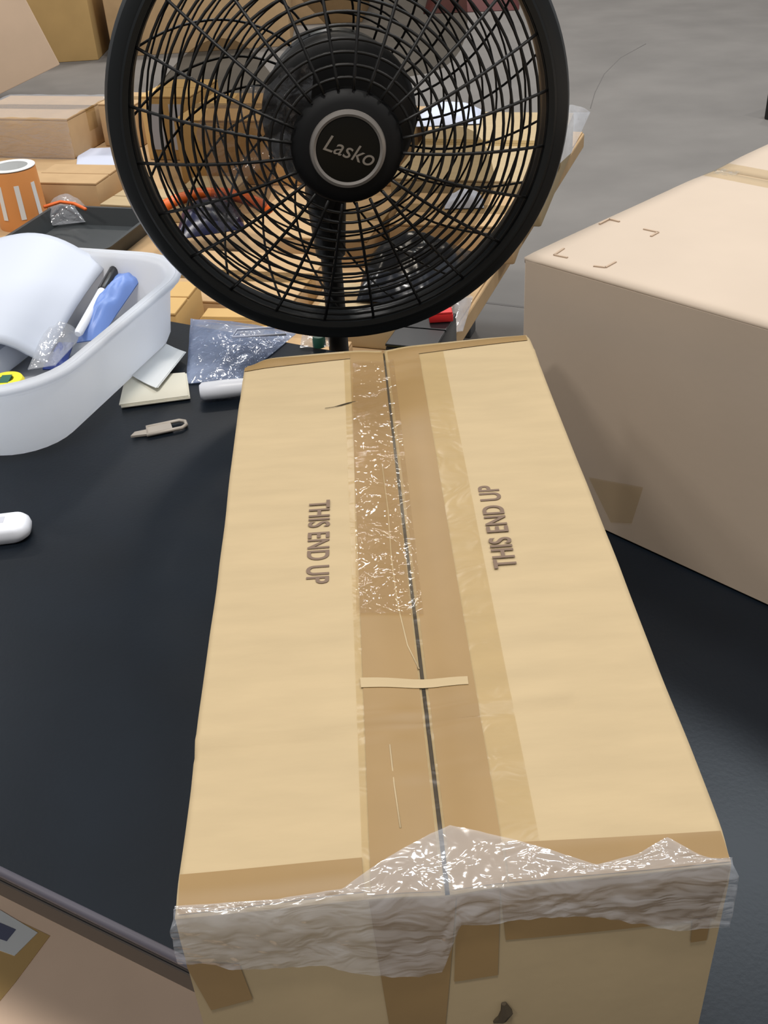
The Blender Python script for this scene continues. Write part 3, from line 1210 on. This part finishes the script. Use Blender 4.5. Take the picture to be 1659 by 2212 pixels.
# metal clip: plate with slot
cp0, cp1 = at(282, 943, T), at(402, 918, T)
clen = (cp1 - cp0).length
cdir = math.atan2(cp1.y - cp0.y, cp1.x - cp0.x)
cc = (cp0 + cp1) / 2
clip = thing('metal_clip', 'small beige metal clip lying on the bare black table', 'clip', cc, cdir)
mb = MB()
path = [(-0.014, -0.009), (clen / 2 - 0.006, -0.009), (clen / 2, -0.004), (clen / 2, 0.005), (clen / 2 - 0.006, 0.010), (-0.012, 0.010)]
mb.tube([(x, y, 0.0024) for x, y in path], 0.0023, 8, closed=True)
mb.build('loop', M['beige_metal'], clip, smooth=True)
mb = MB()
mb.prism([(-0.012, -0.008), (0.016, -0.008), (0.016, 0.009), (-0.012, 0.009)], 0.0006, 0.0034)
mb.build('plate', M['beige_metal'], clip)
mb = MB()
mb.prism([(-clen / 2, -0.004), (-0.012, -0.008), (-0.012, 0.004), (-clen / 2 + 0.006, 0.004)], 0.0006, 0.0030)
mb.build('tongue', M['beige_metal'], clip)

# white gadget at the left frame edge
ga = at(0, 1160, T)
gc = Vector((-0.396, 0.876, T))
gad = thing('white_gadget', 'small rounded white plastic gadget on the black table at left', 'gadget', gc, math.radians(6))
mb = MB()
rr = lambda s_: rrect(0.037 * s_, 0.0185 * s_ - 0.0, 0.014 * s_, 6)
R = loft(mb, [(rr(0.86), 0.0), (rr(0.97), 0.003), (rr(1.0), 0.008), (rr(0.97), 0.013), (rr(0.88), 0.0165), (rr(0.7), 0.018)])
mb.bm.faces.new(R[0][::-1])
mb.bm.faces.new(R[-1])
mb.build('shell', M['white'], gad, smooth=50)
mb = MB()
mb.box((0.0085, 0.002, 0.0178), (0.007, 0.011, 0.0012), bevel=0.0004)
mb.build('inset', M['grey_inset'], gad)['label'] = 'grey inset window'

# ------------------------------------------------------------------ things on the bench, left side
lr = thing('label_roll', 'amber label roll with white labels standing behind the white tub', 'roll', at(55, 484, B))
mb = MB()
RR, RHh = 0.058, 0.135
mb.lathe([(0.040, 0.0), (RR, 0.0), (RR + 0.0005, 0.004), (RR - 0.003, RHh - 0.004), (RR - 0.004, RHh), (0.040, RHh)], 48, closed=True)
mb.build('label_stock', M['roll'], lr, smooth=40)
mb = MB()
mb.lathe([(0.0385, 0.001), (0.043, 0.001), (0.043, RHh + 0.002), (RR - 0.003, RHh + 0.002), (RR - 0.003, RHh + 0.0035), (0.0385, RHh + 0.0035)], 48, closed=True)
mb.build('core', M['paper'], lr, smooth=40)['label'] = 'white paper core and rim'
for a in (-2.7, -2.0, -1.25, -0.5):
    mb = MB()
    mb.grid(4, 6, lambda u, v: Vector(((RR + 0.0012 - 0.0032 * v * (1)) * math.cos(a + (u - 0.5) * 0.20), (RR + 0.0012 - 0.0032 * v) * math.sin(a + (u - 0.5) * 0.20), 0.028 + v * 0.078)), thick=0.0006)
    mb.build('label', M['paper'], lr)['label'] = 'white printed label'

# charcoal tray
RB = math.atan2(BD.y, BD.x)


def bench_pt(x, y, z=0.0):
    """point on the bench: x along its front edge from the near right corner, y to the back"""
    p = r0 + BD * x + BN * y
    return Vector((p.x, p.y, B + z))


tr_ = thing('shallow_tray', 'shallow charcoal tray behind the white tub', 'tray', bench_pt(-1.0, 0.675), RB)
mb = MB()
R = loft(mb, [(rrect(0.120, 0.115, 0.02), 0.0), (rrect(0.131, 0.125, 0.022), 0.040), (rrect(0.137, 0.131, 0.022), 0.040), (rrect(0.138, 0.132, 0.022), 0.044), (rrect(0.130, 0.124, 0.022), 0.044), (rrect(0.118, 0.112, 0.02), 0.006)])
mb.bm.faces.new(R[0][::-1])
mb.bm.faces.new(R[-1])
mb.build('tray_body', M['tray'], tr_, smooth=50)

pouch('plastic_pouch', 'crumpled clear pouch with orange trim in the charcoal tray', 'bag', [(95, 490), (185, 480), (190, 452), (110, 452)], B + 0.012, M['bag_clear'], 0.05, 15)
mb = MB()
op = [at(x, y, B + 0.062) for x, y in ((95, 447), (130, 436), (160, 440), (185, 452))]
ot = thing('orange_strip', 'thin orange strip over the pouch in the charcoal tray', 'strip', op[1])
mb.tube([p - op[1] for p in op], 0.004, 6)
mb.build('strip', M['orange'], ot, smooth=True)


def crate(label, xy, size, rot, m, h=0.0, **k):
    """carton standing on the bench, xy in the bench's frame"""
    return carton(label, bench_pt(xy[0], xy[1], h), size, rot, m, **k)


crate('small flat brown carton behind the label roll', (-1.165, 0.965), (0.19, 0.15, 0.07), RB + 0.03, 'card_dull', tape=None)
crate('low brown carton between charcoal tray and fan rim', (-0.965, 0.91), (0.15, 0.13, 0.035), RB - 0.05, 'card', tape=None)
sheet('paper_sheet', 'white paper sheets lying at the left rim of the fan', 'paper', [(165, 385), (255, 385), (245, 322), (170, 325)], B + 0.001, M['label'], 0.0015, 3)
par = crate('brown parcel in shiny clear wrap at the left edge', (-1.54, 1.44), (0.34, 0.26, 0.11), RB, 'card_dull', tape='tape_clear', name='wrapped_parcel')
mb = MB()
mb.grid(24, 24, lambda a, b: Vector((-0.173 + 0.346 * a, -0.133 + 0.266 * b, 0.112 + 0.006 * abs(noise.noise(Vector((a * 5, b * 5, 2)))))))
mb.grid(24, 12, lambda a, b: Vector((-0.173 + 0.346 * a, -0.133 - 0.006 * abs(noise.noise(Vector((a * 5, b * 4, 7)))) - 0.002, 0.112 * b)))
mb.build('wrap', M['film'], par, smooth=True)['label'] = 'shiny clear wrap'
crate('small brown carton at the left rim of the fan', (-1.285, 1.51), (0.12, 0.14, 0.12), RB, 'card_dull')

# cartons with labels at the fan's lower left rim
lc = crate('brown carton with white shipping label below the fan rim', (-0.59, 0.20), (0.15, 0.14, 0.10), RB + 0.1, 'card_gold', tape=None)
mb = MB()
mb.box((-0.02, 0.01, 0.1008), (0.10, 0.12, 0.001))
o = mb.build('shipping_label', M['label'], lc)
for k in range(5):
    mb = MB()
    mb.box((-0.045 + 0.013 * k, 0.015, 0.1016), (0.004, 0.075, 0.0006))
    mb.build('print_line', M['label_blur'], o)
crate('golden brown carton just behind the bluish bag', (-0.425, 0.185), (0.13, 0.11, 0.07), RB + 0.1, 'card_gold', tape='tape_clear')
crate('flat tan carton behind the lower fan rim', (-0.285, 0.165), (0.12, 0.11, 0.03), RB, 'card_dull')

# ---- seen through the grille
crate('wide tan carton through the right half of the grille', (-0.165, 1.19), (0.34, 0.58, 0.10), RB, 'card', tape='tape_clear')
crate('tan carton through the lower right of the grille', (-0.15, 0.77), (0.26, 0.20, 0.08), RB + 0.03, 'card_dull')
crate('small tan carton behind the fan pole', (-0.225, 0.315), (0.15, 0.12, 0.07), RB - 0.05, 'card')
crate('tan carton low behind the left of the grille', (-0.515, 0.43), (0.29, 0.25, 0.05), RB + 0.02, 'card_dull', tape='tape_clear')
crate('tall brown carton through the left half of the grille', (-0.80, 1.27), (0.32, 0.28, 0.16), RB + 0.03, 'card_gold')
crate('tan carton through the middle of the grille', (-0.41, 0.76), (0.2, 0.28, 0.06), RB, 'card_dull')
crate('small tan carton behind the left grille wires', (-0.80, 0.94), (0.14, 0.2, 0.05), RB + 0.05, 'card', tape=None)
crate('tan carton at the far edge above the motor hub', (-0.49, 1.3), (0.23, 0.30, 0.12), RB, 'card_dull')
lb = crate('dark carton with white labels through the left grille', (-1.07, 1.42), (0.15, 0.2, 0.17), RB, 'card_gold', tape=None)
for dx in (-0.035, 0.03):
    mb = MB()
    mb.box((dx, -0.1008, 0.09), (0.04, 0.0012, 0.12))
    mb.build('label', M['label'], lb)['label'] = 'white label'
pouch('poly_bag', 'pale blue plastic bag on the wide tan carton', 'bag', [(895, 275), (1040, 268), (1040, 238), (905, 240)], B + 0.102, M['label'], 0.035, 21)
pouch('poly_bag', 'clear plastic bag draped over the bench corner right of the fan', 'bag', [(1180, 380), (1235, 330), (1275, 243), (1195, 243)], B + 0.101, M['bag_clear'], 0.05, 23)
pouch('poly_bag', 'white poly bag through the lower right of the grille', 'bag', [(960, 452), (1045, 450), (1045, 432), (965, 432)], B + 0.082, M['label'], 0.03, 25)
pouch('poly_bag', 'navy plastic bag through the lower left of the grille', 'bag', [(375, 520), (530, 495), (520, 455), (400, 458)], B + 0.062, M['navy_dark'], 0.05, 27)
pouch('bin_bag', 'shiny black bag through the lower right of the grille', 'bag', [(770, 650), (950, 665), (1020, 545), (800, 560)], B + 0.075, M['bag_black'], 0.07, 29, n=24, crinkle_=0.012)
# orange strap arcs
os_ = [at(x, y, B + 0.10) for x, y in ((335, 455), (380, 432), (430, 418), (490, 418), (540, 432), (580, 450))]
ob = thing('orange_strap', 'orange strap curling over the navy bag behind the grille', 'strap', os_[2])
mb = MB()
mb.tube([p - os_[2] for p in os_], 0.013, 8)
mb.build('strap', M['orange'], ob, smooth=True)
od = at(365, 165, B)
# red, lime and black bits between fan and carton
rd = crate('small red box on the black box under the lower right fan rim', (-0.076, 0.25), (0.04, 0.045, 0.018), RB + 0.3, 'red', h=0.071, tape=None, name='red_box')
rd['category'] = 'box'
bb = crate('black box beside the red box under the fan rim', (-0.098, 0.205), (0.085, 0.14, 0.07), RB - 0.05, 'black', tape=None, name='black_box')

pouch('poly_bag', 'crumpled clear bag on the bench beside the small red box', 'bag', [(955, 722), (1000, 716), (1022, 642), (978, 642)], B + 0.001, M['bag_clear'], 0.03, 41)
pouch('plastic_pouch', 'small clear pouch between the bluish bag and the fan pole', 'bag', [(648, 752), (712, 750), (712, 724), (652, 726)], T + 0.0005, M['bag_clear'], 0.012, 43)
gcp = thing('green_cap', 'small green cap on the table edge just left of the fan pole', 'cap', at(690, 747, T))
mb = MB()
mb.lathe([(0, 0.014), (0.007, 0.014), (0.0085, 0.012), (0.009, 0.0), (0, 0)], 20)
mb.build('cap_body', M['green'], gcp, smooth=40)
lm = thing('lime_cap', 'small lime yellow cap in front of the black box behind the long carton', 'cap', bench_pt(-0.135, 0.10))
mb = MB()
mb.lathe([(0, 0.045), (0.012, 0.044), (0.017, 0.036), (0.018, 0.0), (0, 0)], 24)
mb.build('cap_body', M['lime'], lm, smooth=40)
mb = MB()
mb.tube([(0.0185 * math.cos(2 * PI * i / 24), 0.0185 * math.sin(2 * PI * i / 24), 0.004) for i in range(24)], 0.0015, 6, closed=True)
mb.build('cap_rim', M['lime'], lm, smooth=True)
# ------------------------------------------------------------------ far floor: large cartons and bags
ta = math.radians(17)
p = at(130, 140, 0.30)
wA, dA, hA = 1.02, 0.7, 0.9
oA = carton('large pale carton leaning at the far left', (0, 0, 0), (wA, dA, hA), 0.0, 'card_far', tape=None)
oA.rotation_euler = (0, -ta, math.radians(21))
from mathutils import Euler
cr = Euler((0, -ta, math.radians(21))).to_matrix() @ Vector((wA / 2, -dA / 2, 0))
oA.location = p - cr
p = at(212, 131, 0)
carton('large golden carton standing far behind the label roll', (p.x - 0.26, p.y + 0.32, 0.0), (0.52, 0.6, 1.1), 0.0, 'card_gold', tape=None)
p = at(222, 129, 0)
carton('large tan carton far behind the left of the fan', (p.x + 0.66, p.y + 0.35, 0.0), (1.2, 0.6, 0.62), 0.0, 'card_dull')
p = at(690, 60, 0)
carton('tan carton far behind the top of the grille', (p.x, p.y + 0.5, 0.0), (0.7, 0.7, 0.4), math.radians(-6), 'card_dull')
dr = pouch('duffel_bag', 'dark red bag on the floor far behind the grille', 'bag', [(915, 30), (1120, 22), (1130, -30), (930, -30)], 0.002, M['dark_red'], 0.30, 33)
kp = at(1668, 272, 0)
kb = carton('black case on the floor at the right frame edge', (kp.x + 0.35, kp.y + 0.06, 0.0), (0.5, 0.5, 0.14), math.radians(35), 'black', tape=None, name='black_case')
kb['category'] = 'case'

# big carton on the floor below the table's near edge
p = at(150, 2150, 0.30)
lowb = carton('big brown carton on the floor below the table edge with a white label', (p.x - 0.12, p.y - 0.12, 0.0), (0.9, 0.75, 0.30), math.atan2(TD.y, TD.x), 'card_low', tape=None)
LM = (Matrix.Translation((p.x - 0.12, p.y - 0.12, 0.0)) @ Matrix.Rotation(math.atan2(TD.y, TD.x), 4, 'Z')).inverted()


def low_quad(name, quad, m, dz, label=None):
    mb = MB()
    ps = [LM @ at(x, y, 0.30) for x, y in quad]
    mb.prism([q[:2] for q in ps], 0.2995, 0.3003 + dz)
    o = mb.build(name, m, lowb)
    if label:
        o['label'] = label
    return o


low_quad('tape', [(-30, 2200), (35, 2120), (108, 2022), (20, 1980), (-120, 2100)], M['card_gold'], 0.0004, 'brown tape strip')
low_quad('shipping_label', [(-40, 2040), (32, 2066), (82, 2016), (-20, 1955)], M['paper'], 0.0012, 'white shipping label')
low_quad('label_print', [(-15, 2025), (15, 2035), (35, 2010), (0, 1995)], M['label_blur'], 0.0018, 'blurred grey print')
